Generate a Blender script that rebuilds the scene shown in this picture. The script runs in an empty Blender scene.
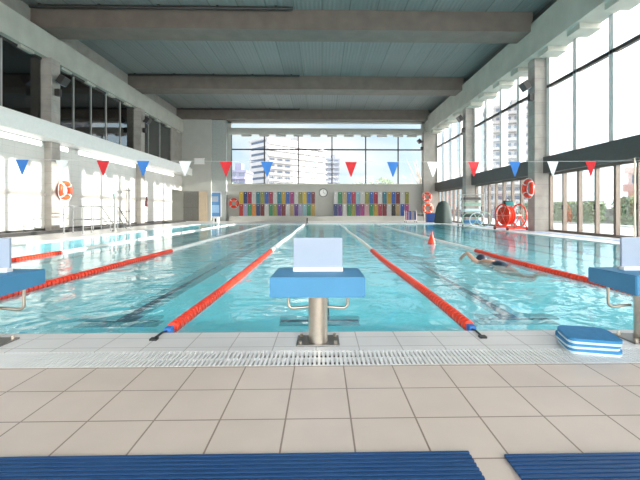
import bpy, bmesh, math, random
from mathutils import Vector, Matrix
random.seed(7)
S = bpy.context.scene
COL = S.collection
PI = math.pi
R = math.radians

# ------------------------------------------------------------------ camera, sky, sun, exposure
cam_d = bpy.data.cameras.new('camera')
cam = bpy.data.objects.new('camera', cam_d)
COL.objects.link(cam)
cam.location = (0, 0, 1.0)
cam.rotation_euler = (R(90), 0, R(-1.2))
cam_d.sensor_width = 36
cam_d.lens = 387 / 640 * 36
cam_d.shift_x = -10.1 / 640
cam_d.shift_y = -30 / 640
cam_d.clip_end = 2000
cam_d.clip_start = 0.05
S.camera = cam

S.view_settings.view_transform = 'Standard'
S.view_settings.look = 'None'
S.view_settings.gamma = 1
S.view_settings.use_curve_mapping = False
S.view_settings.exposure = 0.75
S.cycles.use_denoising = True
S.cycles.max_bounces = 14
S.cycles.diffuse_bounces = 6
S.cycles.glossy_bounces = 4
S.cycles.transmission_bounces = 6
S.cycles.transparent_max_bounces = 24
S.cycles.sample_clamp_indirect = 12
S.cycles.blur_glossy = 0.5

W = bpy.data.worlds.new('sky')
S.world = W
W.use_nodes = True
nt = W.node_tree
nt.nodes.clear()
def wn(t): return nt.nodes.new(t)
tc = wn('ShaderNodeTexCoord'); sep = wn('ShaderNodeSeparateXYZ')
nt.links.new(tc.outputs['Generated'], sep.inputs[0])
ramp = wn('ShaderNodeValToRGB')
ramp.color_ramp.elements[0].position = 0.0
ramp.color_ramp.elements[0].color = (0.80, 0.95, 1.0, 1)
ramp.color_ramp.elements[1].position = 0.55
ramp.color_ramp.elements[1].color = (0.42, 0.62, 0.98, 1)
e = ramp.color_ramp.elements.new(0.22); e.color = (0.66, 0.84, 1.0, 1)
nt.links.new(sep.outputs['Z'], ramp.inputs[0])
mp = wn('ShaderNodeMapping'); mp.inputs['Scale'].default_value = (1.6, 1.6, 5)
nt.links.new(tc.outputs['Generated'], mp.inputs[0])
nz = wn('ShaderNodeTexNoise'); nz.inputs['Scale'].default_value = 1.9; nz.inputs['Detail'].default_value = 5
nt.links.new(mp.outputs[0], nz.inputs['Vector'])
cr = wn('ShaderNodeValToRGB')
cr.color_ramp.elements[0].position = 0.44; cr.color_ramp.elements[1].position = 0.62
nt.links.new(nz.outputs['Fac'], cr.inputs[0])
mx = wn('ShaderNodeMix'); mx.data_type = 'RGBA'
nt.links.new(cr.outputs[0], mx.inputs['Factor'])
nt.links.new(ramp.outputs[0], mx.inputs['A'])
mx.inputs['B'].default_value = (1.06, 1.08, 1.08, 1)
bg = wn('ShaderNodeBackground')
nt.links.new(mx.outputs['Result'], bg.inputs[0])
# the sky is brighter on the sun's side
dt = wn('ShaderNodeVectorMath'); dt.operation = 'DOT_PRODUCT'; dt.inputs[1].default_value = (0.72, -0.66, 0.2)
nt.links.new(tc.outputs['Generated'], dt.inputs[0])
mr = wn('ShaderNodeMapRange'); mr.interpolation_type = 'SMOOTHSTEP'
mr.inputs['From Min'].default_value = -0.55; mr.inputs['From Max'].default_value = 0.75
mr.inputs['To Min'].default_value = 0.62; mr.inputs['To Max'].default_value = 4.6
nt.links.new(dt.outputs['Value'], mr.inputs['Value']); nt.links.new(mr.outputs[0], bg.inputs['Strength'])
# and warmer there
mr2 = wn('ShaderNodeMapRange'); mr2.inputs['From Min'].default_value = -0.1; mr2.inputs['From Max'].default_value = 0.7
nt.links.new(dt.outputs['Value'], mr2.inputs['Value'])
mw = wn('ShaderNodeMix'); mw.data_type = 'RGBA'
nt.links.new(mr2.outputs[0], mw.inputs['Factor']); nt.links.new(mx.outputs['Result'], mw.inputs['A'])
mw.inputs['B'].default_value = (1.0, 0.95, 0.90, 1)
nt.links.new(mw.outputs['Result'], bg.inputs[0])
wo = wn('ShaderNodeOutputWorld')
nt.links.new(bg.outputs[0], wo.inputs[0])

def lamp(name, kind, loc, energy, direction=None, size=None, color=(1, 1, 1)):
    d = bpy.data.lights.new(name, kind)
    d.energy = energy
    d.color = color
    if kind == 'SUN': d.angle = R(0.6)
    if size: d.shape = 'RECTANGLE'; d.size, d.size_y = size
    o = bpy.data.objects.new(name, d)
    COL.objects.link(o)
    o.location = loc
    if direction: o.rotation_euler = Vector(direction).to_track_quat('-Z', 'Y').to_euler()
    return o
lamp('sun', 'SUN', (60, -5, 14), 6.0, (-1, 0.083, -0.216), color=(1.0, 0.95, 0.87))
# sky portals at the glazing, the added back window too (they only guide sky light through the windows)
def portal(name, loc, direction, size):
    o = lamp(name, 'AREA', loc, 1, direction, size)
    o.data.cycles.is_portal = True
    return o
portal('portal_right', (10.95, 19.5, 4.3), (-1, 0, 0), (32.6, 8.4))
portal('portal_far', (0.7, 36.5, 5.7), (0, -1, 0), (18.4, 4.8))
portal('portal_back', (0, -6.2, 4.2), (0, 1, 0), (22, 7.6))

# ------------------------------------------------------------------ materials
def new_mat(name):
    m = bpy.data.materials.new(name)
    m.use_nodes = True
    return m, m.node_tree, m.node_tree.nodes['Principled BSDF']
def mat(name, col, rough=0.5, metal=0.0, vary=0.06, scale=6.0, bump=0.0, spec=0.5):
    """plain surface whose own colour varies slightly with a noise"""
    m, t, p = new_mat(name)
    p.inputs['Roughness'].default_value = rough
    p.inputs['Metallic'].default_value = metal
    p.inputs['Specular IOR Level'].default_value = spec
    c = t.nodes.new('ShaderNodeTexCoord')
    n = t.nodes.new('ShaderNodeTexNoise'); n.inputs['Scale'].default_value = scale; n.inputs['Detail'].default_value = 4
    t.links.new(c.outputs['Object'], n.inputs['Vector'])
    r = t.nodes.new('ShaderNodeValToRGB')
    r.color_ramp.elements[0].position = 0.3; r.color_ramp.elements[1].position = 0.7
    r.color_ramp.elements[0].color = tuple(max(0, v * (1 - vary)) for v in col) + (1,)
    r.color_ramp.elements[1].color = tuple(min(1, v * (1 + vary)) for v in col) + (1,)
    t.links.new(n.outputs['Fac'], r.inputs[0])
    t.links.new(r.outputs[0], p.inputs['Base Color'])
    if bump:
        b = t.nodes.new('ShaderNodeBump'); b.inputs['Strength'].default_value = bump; b.inputs['Distance'].default_value = 0.02
        t.links.new(n.outputs['Fac'], b.inputs['Height']); t.links.new(b.outputs[0], p.inputs['Normal'])
    return m
def tiled(name, c1, c2, grout, w, h, off=(0, 0, 0), gap=0.004, rough=0.35, axes='XY', wear=0.05, stagger=0.0):
    m, t, p = new_mat(name)
    p.inputs['Roughness'].default_value = rough
    g = t.nodes.new('ShaderNodeNewGeometry')
    sp = t.nodes.new('ShaderNodeSeparateXYZ'); t.links.new(g.outputs['Position'], sp.inputs[0])
    cb = t.nodes.new('ShaderNodeCombineXYZ')
    t.links.new(sp.outputs[axes[0]], cb.inputs[0]); t.links.new(sp.outputs[axes[1]], cb.inputs[1])
    mp = t.nodes.new('ShaderNodeMapping'); mp.inputs['Location'].default_value = off
    t.links.new(cb.outputs[0], mp.inputs[0])
    b = t.nodes.new('ShaderNodeTexBrick')
    b.offset = stagger; b.squash = 1
    b.inputs['Scale'].default_value = 1
    b.inputs['Brick Width'].default_value = w; b.inputs['Row Height'].default_value = h
    b.inputs['Mortar Size'].default_value = gap; b.inputs['Mortar Smooth'].default_value = 0.2
    b.inputs['Color1'].default_value = c1 + (1,); b.inputs['Color2'].default_value = c2 + (1,)
    b.inputs['Mortar'].default_value = grout + (1,)
    t.links.new(mp.outputs[0], b.inputs['Vector'])
    n = t.nodes.new('ShaderNodeTexNoise'); n.inputs['Scale'].default_value = 2.5; n.inputs['Detail'].default_value = 6
    t.links.new(g.outputs['Position'], n.inputs['Vector'])
    r = t.nodes.new('ShaderNodeValToRGB')
    r.color_ramp.elements[0].position = 0.3; r.color_ramp.elements[1].position = 0.7
    r.color_ramp.elements[0].color = (1 - wear * 2,) * 3 + (1,); r.color_ramp.elements[1].color = (1, 1, 1, 1)
    t.links.new(n.outputs['Fac'], r.inputs[0])
    x = t.nodes.new('ShaderNodeMix'); x.data_type = 'RGBA'; x.blend_type = 'MULTIPLY'; x.inputs['Factor'].default_value = 1
    t.links.new(b.outputs['Color'], x.inputs['A']); t.links.new(r.outputs[0], x.inputs['B'])
    t.links.new(x.outputs['Result'], p.inputs['Base Color'])
    bp = t.nodes.new('ShaderNodeBump'); bp.inputs['Strength'].default_value = 0.4; bp.inputs['Distance'].default_value = 0.003
    bp.invert = True
    t.links.new(b.outputs['Fac'], bp.inputs['Height']); t.links.new(bp.outputs[0], p.inputs['Normal'])
    return m
def glass_mat(name, tint=(0.97, 0.99, 0.99), refl=0.05):
    m = bpy.data.materials.new(name); m.use_nodes = True
    t = m.node_tree; t.nodes.clear()
    tr = t.nodes.new('ShaderNodeBsdfTransparent'); tr.inputs[0].default_value = tint + (1,)
    gl = t.nodes.new('ShaderNodeBsdfGlossy'); gl.inputs['Roughness'].default_value = 0.02
    lw = t.nodes.new('ShaderNodeFresnel'); lw.inputs['IOR'].default_value = 1.45
    mm = t.nodes.new('ShaderNodeMath'); mm.operation = 'MULTIPLY'; mm.inputs[1].default_value = refl * 8; t.links.new(lw.outputs[0], mm.inputs[0])
    mx = t.nodes.new('ShaderNodeMixShader')
    t.links.new(mm.outputs[0], mx.inputs[0]); t.links.new(tr.outputs[0], mx.inputs[1]); t.links.new(gl.outputs[0], mx.inputs[2])
    o = t.nodes.new('ShaderNodeOutputMaterial'); t.links.new(mx.outputs[0], o.inputs[0])
    return m
def emit_mat(name, col, s):
    m, t, p = new_mat(name)
    p.inputs['Base Color'].default_value = (0.9, 0.9, 0.9, 1)
    p.inputs['Emission Color'].default_value = col + (1,)
    p.inputs['Emission Strength'].default_value = s
    return m

M = {}
M['tile'] = tiled('beige floor tile', (0.76, 0.645, 0.575), (0.73, 0.62, 0.55), (0.33, 0.25, 0.20), 0.312, 0.31,
                  off=(0.174, 0.005, 0), gap=0.0045, rough=0.42)
M['curb'] = tiled('white curb tile', (0.80, 0.79, 0.79), (0.77, 0.76, 0.76), (0.42, 0.40, 0.39), 0.312, 0.205,
                  off=(0.043, 0.03, 0), gap=0.004, rough=0.35)
M['deck'] = tiled('pale deck tile', (0.70, 0.68, 0.68), (0.68, 0.66, 0.66), (0.5, 0.48, 0.48), 0.312, 0.31, gap=0.005, rough=0.3)
M['pooltile'] = tiled('turquoise pool tile', (0.24, 0.88, 0.99), (0.22, 0.86, 0.98), (0.22, 0.80, 0.92), 0.25, 0.125, gap=0.004, rough=0.4)
M['lane_line'] = mat('dark blue pool line', (0.004, 0.02, 0.06), 0.4)
M['walltile'] = tiled('white wall tile', (0.66, 0.65, 0.62), (0.64, 0.63, 0.60), (0.5, 0.49, 0.47), 0.6, 0.3, gap=0.006, rough=0.35, axes='YZ', wear=0.02)
M['white'] = mat('white paint', (0.80, 0.80, 0.78), 0.5, vary=0.03)
M['ledge'] = mat('white painted ledge', (0.86, 0.86, 0.84), 0.45, vary=0.03)
M['wallgrey'] = mat('grey green wall paint', (0.46, 0.46, 0.43), 0.6, vary=0.04, scale=1.5)
M['concrete'] = mat('light concrete', (0.33, 0.315, 0.285), 0.7, vary=0.10, scale=2.2, bump=0.2)
M['columnc'] = tiled('board marked concrete column', (0.45, 0.415, 0.38), (0.42, 0.385, 0.35), (0.32, 0.29, 0.265), 1.2, 0.55, gap=0.008, rough=0.7, axes='XZ', wear=0.12)
M['beamc'] = mat('brown grey concrete beam', (0.165, 0.135, 0.115), 0.75, vary=0.12, scale=1.6, bump=0.2)
M['edgebeam'] = mat('pale painted edge beam', (0.46, 0.46, 0.405), 0.6, vary=0.10, scale=1.2)
M['dark'] = mat('dark grey metal', (0.055, 0.053, 0.052), 0.45, 0.3)
M['darkfascia'] = mat('dark grey fascia', (0.085, 0.085, 0.082), 0.55)
M['bronze'] = mat('bronze aluminium', (0.19, 0.155, 0.13), 0.4, 0.4)
M['mull'] = mat('pale aluminium mullion', (0.90, 0.86, 0.85), 0.5, 0.0)
M['steel'] = mat('brushed stainless steel', (0.66, 0.59, 0.50), 0.28, 1.0, scale=30)
M['mullg'] = mat('grey white coated wire', (0.42, 0.42, 0.40), 0.45)
M['greyrail'] = mat('grey painted tube', (0.22, 0.23, 0.23), 0.45)
M['steeldark'] = mat('dull steel plate', (0.25, 0.24, 0.23), 0.45, 0.9)
M['blue'] = mat('blue fibreglass', (0.06, 0.25, 0.46), 0.55, scale=3, vary=0.04, bump=0.05)
M['board'] = mat('translucent white plastic', (0.33, 0.40, 0.51), 0.35, vary=0.02)
M['whiteplastic'] = mat('white plastic', (0.85, 0.85, 0.85), 0.35, vary=0.02)
M['red'] = mat('red plastic float', (0.86, 0.05, 0.015), 0.35, vary=0.08)
M['orange'] = mat('orange red buoy', (0.85, 0.10, 0.03), 0.4)
M['floatwhite'] = mat('white plastic float', (0.82, 0.82, 0.80), 0.35)
M['navy'] = mat('blue ribbed matting', (0.016, 0.07, 0.20), 0.42, scale=3, vary=0.06)
M['navyd'] = mat('dark blue matting edge', (0.008, 0.03, 0.10), 0.5)
M['foamblue'] = mat('blue foam', (0.04, 0.24, 0.50), 0.7, vary=0.08, scale=25)
M['foamwhite'] = mat('pale foam', (0.62, 0.80, 0.86), 0.7)
M['black'] = mat('black rubber', (0.015, 0.015, 0.017), 0.5)
M['flagred'] = mat('red flag cloth', (0.70, 0.02, 0.03), 0.7)
M['flagblue'] = mat('blue flag cloth', (0.04, 0.20, 0.60), 0.7)
M['flagwhite'] = mat('white flag cloth', (0.85, 0.85, 0.85), 0.7)
M['glass'] = glass_mat('window glass')
M['darkglass'] = glass_mat('tinted gallery glass', (0.50, 0.58, 0.60), 0.30)
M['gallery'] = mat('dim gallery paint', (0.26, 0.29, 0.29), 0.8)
M['tube'] = emit_mat('lit fluorescent tube', (1.0, 0.98, 0.93), 1.6)
M['beige'] = mat('beige plastic', (0.66, 0.56, 0.42), 0.5)
M['wood'] = mat('pale wood', (0.62, 0.50, 0.36), 0.5, scale=3)
M['poster'] = mat('blue poster paper', (0.09, 0.25, 0.50), 0.4)
M['teal'] = mat('teal plastic', (0.04, 0.32, 0.34), 0.5)
M['green'] = mat('pale green plastic', (0.30, 0.46, 0.38), 0.5)
M['tarp'] = mat('dark green cover', (0.05, 0.075, 0.07), 0.7, bump=0.5)
M['skin'] = mat('skin', (0.55, 0.32, 0.23), 0.5)
M['suit'] = mat('dark swimsuit', (0.02, 0.03, 0.06), 0.5)
M['pave'] = tiled('pale terrace paving', (0.62, 0.61, 0.58), (0.6, 0.59, 0.56), (0.5, 0.49, 0.47), 1.2, 1.2, gap=0.02, rough=0.7)
M['hedge'] = mat('hedge leaves', (0.24, 0.30, 0.20), 0.9, vary=0.5, scale=8)
M['bark'] = mat('bark', (0.30, 0.26, 0.22), 0.9)
M['bwhite'] = mat('white render', (0.31, 0.30, 0.30), 0.8, scale=0.3)
M['bgrey'] = mat('grey facade', (0.17, 0.18, 0.21), 0.8, scale=0.3)
M['bpurple'] = mat('mauve facade', (0.15, 0.15, 0.21), 0.8, scale=0.3)
M['bpink'] = mat('pink brick facade', (0.62, 0.42, 0.36), 0.8, scale=0.3)
M['bglass'] = mat('far window glass', (0.07, 0.09, 0.13), 0.25, vary=0.2)
M['bband'] = mat('red brown parapet', (0.50, 0.30, 0.26), 0.8)

# corrugated ceiling panels: seams run along the hall
def ceil_mat():
    m, t, p = new_mat('ribbed ceiling panel')
    p.inputs['Roughness'].default_value = 0.7
    g = t.nodes.new('ShaderNodeNewGeometry')
    sp = t.nodes.new('ShaderNodeSeparateXYZ'); t.links.new(g.outputs['Position'], sp.inputs[0])
    cb = t.nodes.new('ShaderNodeCombineXYZ')
    t.links.new(sp.outputs['X'], cb.inputs[0]); t.links.new(sp.outputs['Y'], cb.inputs[1])
    b = t.nodes.new('ShaderNodeTexBrick'); b.offset = 0
    b.inputs['Scale'].default_value = 1; b.inputs['Brick Width'].default_value = 1.25; b.inputs['Row Height'].default_value = 50
    b.inputs['Mortar Size'].default_value = 0.025
    b.inputs['Color1'].default_value = (0.185, 0.20, 0.195, 1); b.inputs['Color2'].default_value = (0.215, 0.23, 0.22, 1)
    b.inputs['Mortar'].default_value = (0.12, 0.135, 0.13, 1)
    t.links.new(cb.outputs[0], b.inputs['Vector'])
    t.links.new(b.outputs['Color'], p.inputs['Base Color'])
    w = t.nodes.new('ShaderNodeTexWave'); w.inputs['Scale'].default_value = 1.6; w.bands_direction = 'X'
    t.links.new(g.outputs['Position'], w.inputs['Vector'])
    bp = t.nodes.new('ShaderNodeBump'); bp.inputs['Distance'].default_value = 0.03; bp.inputs['Strength'].default_value = 0.5
    t.links.new(w.outputs['Fac'], bp.inputs['Height']); t.links.new(bp.outputs[0], p.inputs['Normal'])
    return m
M['ceiling'] = ceil_mat()

def water_mat():
    m = bpy.data.materials.new('rippled pool water'); m.use_nodes = True
    t = m.node_tree; t.nodes.clear()
    N = t.nodes.new; L = t.links.new
    g = N('ShaderNodeNewGeometry')
    n1 = N('ShaderNodeTexNoise'); n1.inputs['Scale'].default_value = 1.1; n1.inputs['Detail'].default_value = 2; n1.inputs['Distortion'].default_value = 0.6
    n2 = N('ShaderNodeTexNoise'); n2.inputs['Scale'].default_value = 4.2; n2.inputs['Detail'].default_value = 2; n2.inputs['Distortion'].default_value = 0.5
    L(g.outputs['Position'], n1.inputs['Vector']); L(g.outputs['Position'], n2.inputs['Vector'])
    ad = N('ShaderNodeMath'); ad.operation = 'MULTIPLY_ADD'; ad.inputs[1].default_value = 0.32
    L(n2.outputs['Fac'], ad.inputs[0]); L(n1.outputs['Fac'], ad.inputs[2])
    b = N('ShaderNodeBump'); b.inputs['Strength'].default_value = 1.0; b.inputs['Distance'].default_value = 0.035
    L(ad.outputs[0], b.inputs['Height'])
    # the outer lanes, where nobody swims, lie calmer
    sx = N('ShaderNodeSeparateXYZ'); L(g.outputs['Position'], sx.inputs[0])
    ab = N('ShaderNodeMath'); ab.operation = 'ABSOLUTE'; L(sx.outputs['X'], ab.inputs[0])
    cm = N('ShaderNodeMapRange'); cm.interpolation_type = 'SMOOTHSTEP'
    cm.inputs['From Min'].default_value = 3.6; cm.inputs['From Max'].default_value = 5.5
    cm.inputs['To Min'].default_value = 1.0; cm.inputs['To Max'].default_value = 0.3
    L(ab.outputs[0], cm.inputs['Value']); L(cm.outputs[0], b.inputs['Strength'])
    rf = N('ShaderNodeBsdfRefraction'); rf.inputs['IOR'].default_value = 1.012; rf.inputs['Roughness'].default_value = 0.0
    rf.inputs['Color'].default_value = (0.88, 0.98, 1.0, 1)
    L(b.outputs[0], rf.inputs['Normal'])
    tr = N('ShaderNodeBsdfTransparent'); tr.inputs[0].default_value = (0.88, 0.98, 1.0, 1)
    df = N('ShaderNodeBsdfDiffuse'); df.inputs[0].default_value = (0.16, 0.80, 0.92, 1)
    gl = N('ShaderNodeBsdfGlossy'); gl.inputs['Roughness'].default_value = 0.03
    L(b.outputs[0], gl.inputs['Normal'])
    m1 = N('ShaderNodeMixShader'); m1.inputs[0].default_value = 0.55
    L(rf.outputs[0], m1.inputs[1]); L(tr.outputs[0], m1.inputs[2])
    m2 = N('ShaderNodeMixShader'); m2.inputs[0].default_value = 0.12
    L(m1.outputs[0], m2.inputs[1]); L(df.outputs[0], m2.inputs[2])
    fr = N('ShaderNodeFresnel'); fr.inputs['IOR'].default_value = 1.33
    L(b.outputs[0], fr.inputs['Normal'])
    m3 = N('ShaderNodeMixShader')
    up = N('ShaderNodeMath'); up.operation = 'SUBTRACT'; up.inputs[0].default_value = 1.0; L(g.outputs['Backfacing'], up.inputs[1])
    fm = N('ShaderNodeMath'); fm.operation = 'MULTIPLY'; L(fr.outputs[0], fm.inputs[0]); L(up.outputs[0], fm.inputs[1])
    L(fm.outputs[0], m3.inputs[0]); L(m2.outputs[0], m3.inputs[1]); L(gl.outputs[0], m3.inputs[2])
    o = N('ShaderNodeOutputMaterial'); L(m3.outputs[0], o.inputs[0])
    return m
M['water'] = water_mat()

# ------------------------------------------------------------------ mesh helpers
class MB:
    def __init__(s): s.bm = bmesh.new()
    def box(s, x0, x1, y0, y1, z0, z1, bevel=0):
        r = bmesh.ops.create_cube(s.bm, size=1)
        vs = r['verts']
        for v in vs:
            v.co = Vector(((x0 + x1) / 2 + v.co.x * (x1 - x0), (y0 + y1) / 2 + v.co.y * (y1 - y0), (z0 + z1) / 2 + v.co.z * (z1 - z0)))
        if bevel:
            es = list({e for v in vs for e in v.link_edges})
            bmesh.ops.bevel(s.bm, geom=es, offset=bevel, segments=2, affect='EDGES', profile=0.7)
        return s
    def cyl(s, a, b, r, r2=None, seg=14, cap=True):
        a, b = Vector(a), Vector(b)
        d = b - a
        q = d.to_track_quat('Z', 'Y').to_matrix().to_4x4()
        bmesh.ops.create_cone(s.bm, cap_ends=cap, segments=seg, radius1=r, radius2=r if r2 is None else r2, depth=d.length,
                              matrix=Matrix.Translation((a + b) / 2) @ q)
        return s
    def tube(s, pts, r, seg=10, closed=False):
        pts = [Vector(p) for p in pts]
        n = len(pts); rings = []
        up = None
        for i, p in enumerate(pts):
            if closed: t = (pts[(i + 1) % n] - pts[i - 1]).normalized()
            else: t = (pts[min(i + 1, n - 1)] - pts[max(i - 1, 0)]).normalized()
            if up is None:
                up = Vector((0, 0, 1)) if abs(t.z) < 0.9 else Vector((0, 1, 0))
            sx = t.cross(up).normalized(); up2 = sx.cross(t).normalized(); up = up2
            rings.append([s.bm.verts.new(p + sx * math.cos(2 * PI * k / seg) * r + up2 * math.sin(2 * PI * k / seg) * r) for k in range(seg)])
        m = n if closed else n - 1
        for i in range(m):
            a, b = rings[i], rings[(i + 1) % n]
            for k in range(seg):
                s.bm.faces.new((a[k], a[(k + 1) % seg], b[(k + 1) % seg], b[k]))
        if not closed:
            s.bm.faces.new(rings[0][::-1]); s.bm.faces.new(rings[-1])
        return s
    def prism(s, poly, z0, z1):
        lo = [s.bm.verts.new((x, y, z0)) for x, y in poly]
        hi = [s.bm.verts.new((x, y, z1)) for x, y in poly]
        n = len(poly)
        s.bm.faces.new(lo[::-1]); s.bm.faces.new(hi)
        for i in range(n): s.bm.faces.new((lo[i], lo[(i + 1) % n], hi[(i + 1) % n], hi[i]))
        return s
    def extr(s, pts, vec):
        """closed 3-D polygon extruded by vec"""
        vec = Vector(vec)
        lo = [s.bm.verts.new(p) for p in pts]; hi = [s.bm.verts.new(Vector(p) + vec) for p in pts]
        n = len(pts)
        s.bm.faces.new(lo[::-1]); s.bm.faces.new(hi)
        for i in range(n): s.bm.faces.new((lo[i], lo[(i + 1) % n], hi[(i + 1) % n], hi[i]))
        return s
    def lathe(s, prof, origin, axis=(0, 0, 1), seg=24, closed=False):
        q = Vector(axis).to_track_quat('Z', 'Y')
        o = Vector(origin); rings = []
        for r, z in prof:
            rings.append([s.bm.verts.new(o + q @ Vector((max(r, 1e-4) * math.cos(2 * PI * k / seg), max(r, 1e-4) * math.sin(2 * PI * k / seg), z))) for k in range(seg)])
        n = len(rings)
        for i in range(n if closed else n - 1):
            a, b = rings[i], rings[(i + 1) % n]
            for k in range(seg): s.bm.faces.new((a[k], a[(k + 1) % seg], b[(k + 1) % seg], b[k]))
        if not closed:
            s.bm.faces.new(rings[0][::-1]); s.bm.faces.new(rings[-1])
        return s
    def torus(s, c, axis, R0, r, a0=0, a1=2 * PI, seg=32, sub=10):
        q = Vector(axis).to_track_quat('Z', 'Y'); c = Vector(c)
        full = abs(a1 - a0 - 2 * PI) < 1e-6
        n = seg if full else seg + 1
        pts = [c + q @ Vector((R0 * math.cos(a0 + (a1 - a0) * i / seg), R0 * math.sin(a0 + (a1 - a0) * i / seg), 0)) for i in range(n)]
        return s.tube(pts, r, sub, full)
    def ball(s, c, r, sc=(1, 1, 1), seg=16):
        ret = bmesh.ops.create_uvsphere(s.bm, u_segments=seg, v_segments=max(6, seg // 2), radius=r)
        for v in ret['verts']:
            v.co = Vector((v.co.x * sc[0] + c[0], v.co.y * sc[1] + c[1], v.co.z * sc[2] + c[2]))
        return s
    def build(s, name, m, parent=None, smooth=False, **kw):
        bmesh.ops.recalc_face_normals(s.bm, faces=s.bm.faces[:])
        me = bpy.data.meshes.new(name); s.bm.to_mesh(me); s.bm.free()
        me.materials.append(m)
        if smooth:
            for p in me.polygons: p.use_smooth = True
            try: me.set_sharp_from_angle(angle=R(40))
            except Exception: pass
        o = bpy.data.objects.new(name, me); COL.objects.link(o)
        if parent: o.parent = parent
        for k, v in kw.items(): o[k] = v
        return o
def thing(name, label, cat, loc=(0, 0, 0), rz=0, group=None):
    o = bpy.data.objects.new(name, None); COL.objects.link(o)
    o.empty_display_size = 0.1
    o.location = loc; o.rotation_euler = (0, 0, rz)
    o['label'] = label; o['category'] = cat
    if group: o['group'] = group
    return o
def tag(o, label, cat, group=None):
    o['label'] = label; o['category'] = cat
    if group: o['group'] = group
    return o
def struct_e(name):
    o = bpy.data.objects.new(name, None); COL.objects.link(o); o['kind'] = 'structure'; return o
def struct(name, mb, m, smooth=False): return mb.build(name, m, None, smooth, kind='structure')
def dup(root, loc=None, label=None, rz=None, scale=None):
    def cp(o, par):
        c = o.copy(); COL.objects.link(c)
        if par: c.parent = par
        for ch in o.children: cp(ch, c)
        return c
    r = cp(root, None)
    if loc: r.location = loc
    if rz is not None: r.rotation_euler = (0, 0, rz)
    if scale: r.scale = scale
    if label: r['label'] = label
    return r

# ------------------------------------------------------------------ the hall
PW, PY0, PY1 = 8.75, 3.18, 28.2        # pool half width, near edge, far edge
XL, XR = -12.65, 10.7                   # left wall, right glazing
YB, YF = -6.0, 36.0
CY = [0.5, 9.2, 17.9, 26.6, 35.3]      # bays of the columns
# floor: near deck (beige), curb, side and far decks
struct('floor', MB().box(XL - 1, XR + .4, YB - .3, 2.49, -2.2, 0), M['tile'])
struct('floor_curb', MB().box(-PW - 1, PW + 1, 2.76, PY0, -2.2, 0.0), M['curb'])
struct('floor_gutter', MB().box(-PW - 1, PW + 1, 2.49, 2.76, -2.2, -0.04), M['dark'])
struct('floor_left', MB().box(XL - 1, -PW - .32, 2.49, YF + .3, -2.2, 0), M['deck'])
struct('floor_right', MB().box(PW + .32, XR + .4, 2.49, YF + .3, -2.2, 0), M['deck'])
struct('floor_far', MB().box(-PW - .32, PW + .32, PY1 + .3, YF + .3, -2.2, 0), M['deck'])
def grating(name, x0, x1, y0, y1, along, pitch=0.0295, bar=0.0165):
    b = MB()
    if along == 'X':
        n = int((x1 - x0) / pitch)
        for i in range(n):
            x = x0 + i * pitch; b.box(x, x + bar, y0, y1, -0.03, 0.001)
        for y in (y0, (y0 + y1) / 2 - .008, y1 - .016): b.box(x0, x1, y, y + .016, -0.03, -0.003)
    else:
        n = int((y1 - y0) / pitch)
        for i in range(n):
            y = y0 + i * pitch; b.box(x0, x1, y, y + bar, -0.03, 0.001)
    return b.build(name, M['whiteplastic'], None, kind='structure')
grating('floor_grating', -4.6, 4.6, 2.495, 2.755, 'X')
struct('floor_grating_side', MB().box(-PW - .32, -PW, PY0, PY1, -2.2, -0.005), M['whiteplastic'])
struct('floor_grating_right', MB().box(PW, PW + .32, PY0, PY1, -2.2, -0.005), M['whiteplastic'])
struct('floor_grating_far', MB().box(-PW - .32, PW + .32, PY1, PY1 + .3, -2.2, -0.005), M['whiteplastic'])
struct('trim_1', MB().box(-11.75, -11.5, 3, 33.0, -0.01, 0.13), M['dark'])
struct('trim_2', MB().box(9.55, 9.95, 3, 35.2, -0.01, 0.006), mat('blue deck strip', (0.30, 0.42, 0.66), 0.5))
# basin
struct('trim_3', MB().box(-PW, PW, PY0 + .0005, PY0 + .012, -.028, -.003), M['black'])
DEP = -0.43
struct('pool_basin', MB().box(-PW - .2, PW + .2, PY0 - .2, PY1 + .2, DEP - .15, DEP), M['pooltile'])
struct('wall_basin_near', MB().box(-PW, PW, PY0 - .02, PY0 + .004, DEP, -0.05), M['pooltile'])
struct('wall_basin_far', MB().box(-PW, PW, PY1 - .004, PY1 + .02, DEP, -0.05), M['pooltile'])
struct('wall_basin_left', MB().box(-PW - .02, -PW + .004, PY0, PY1, DEP, -0.05), M['pooltile'])
struct('wall_basin_right', MB().box(PW - .004, PW + .02, PY0, PY1, DEP, -0.05), M['pooltile'])
for k in range(-3, 4):
    b = MB(); x = k * 2.5 - 0.03
    b.box(x - .13, x + .13, PY0 + 1.75, PY1 - 1.6, DEP, DEP + .006)
    b.box(x - .5, x + .5, PY0 + 1.6, PY0 + 1.85, DEP, DEP + .007)
    b.box(x - .5, x + .5, PY1 - 1.8, PY1 - 1.55, DEP, DEP + .007)
    b.build('lane_marking', M['lane_line'], kind='structure')
def water():
    b = bmesh.new()
    v = [b.verts.new(p) for p in ((-PW + .005, PY0 + .005, -0.03), (PW - .005, PY0 + .005, -0.03), (PW - .005, PY1 - .005, -0.03), (-PW + .005, PY1 - .005, -0.03))]
    b.faces.new(v)
    me = bpy.data.meshes.new('pool_water'); b.to_mesh(me); b.free(); me.materials.append(M['water'])
    o = bpy.data.objects.new('pool_water', me); COL.objects.link(o)
    o['kind'] = 'stuff'; tag(o, 'rippled turquoise water filling the swimming pool', 'water')
water()

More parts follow.
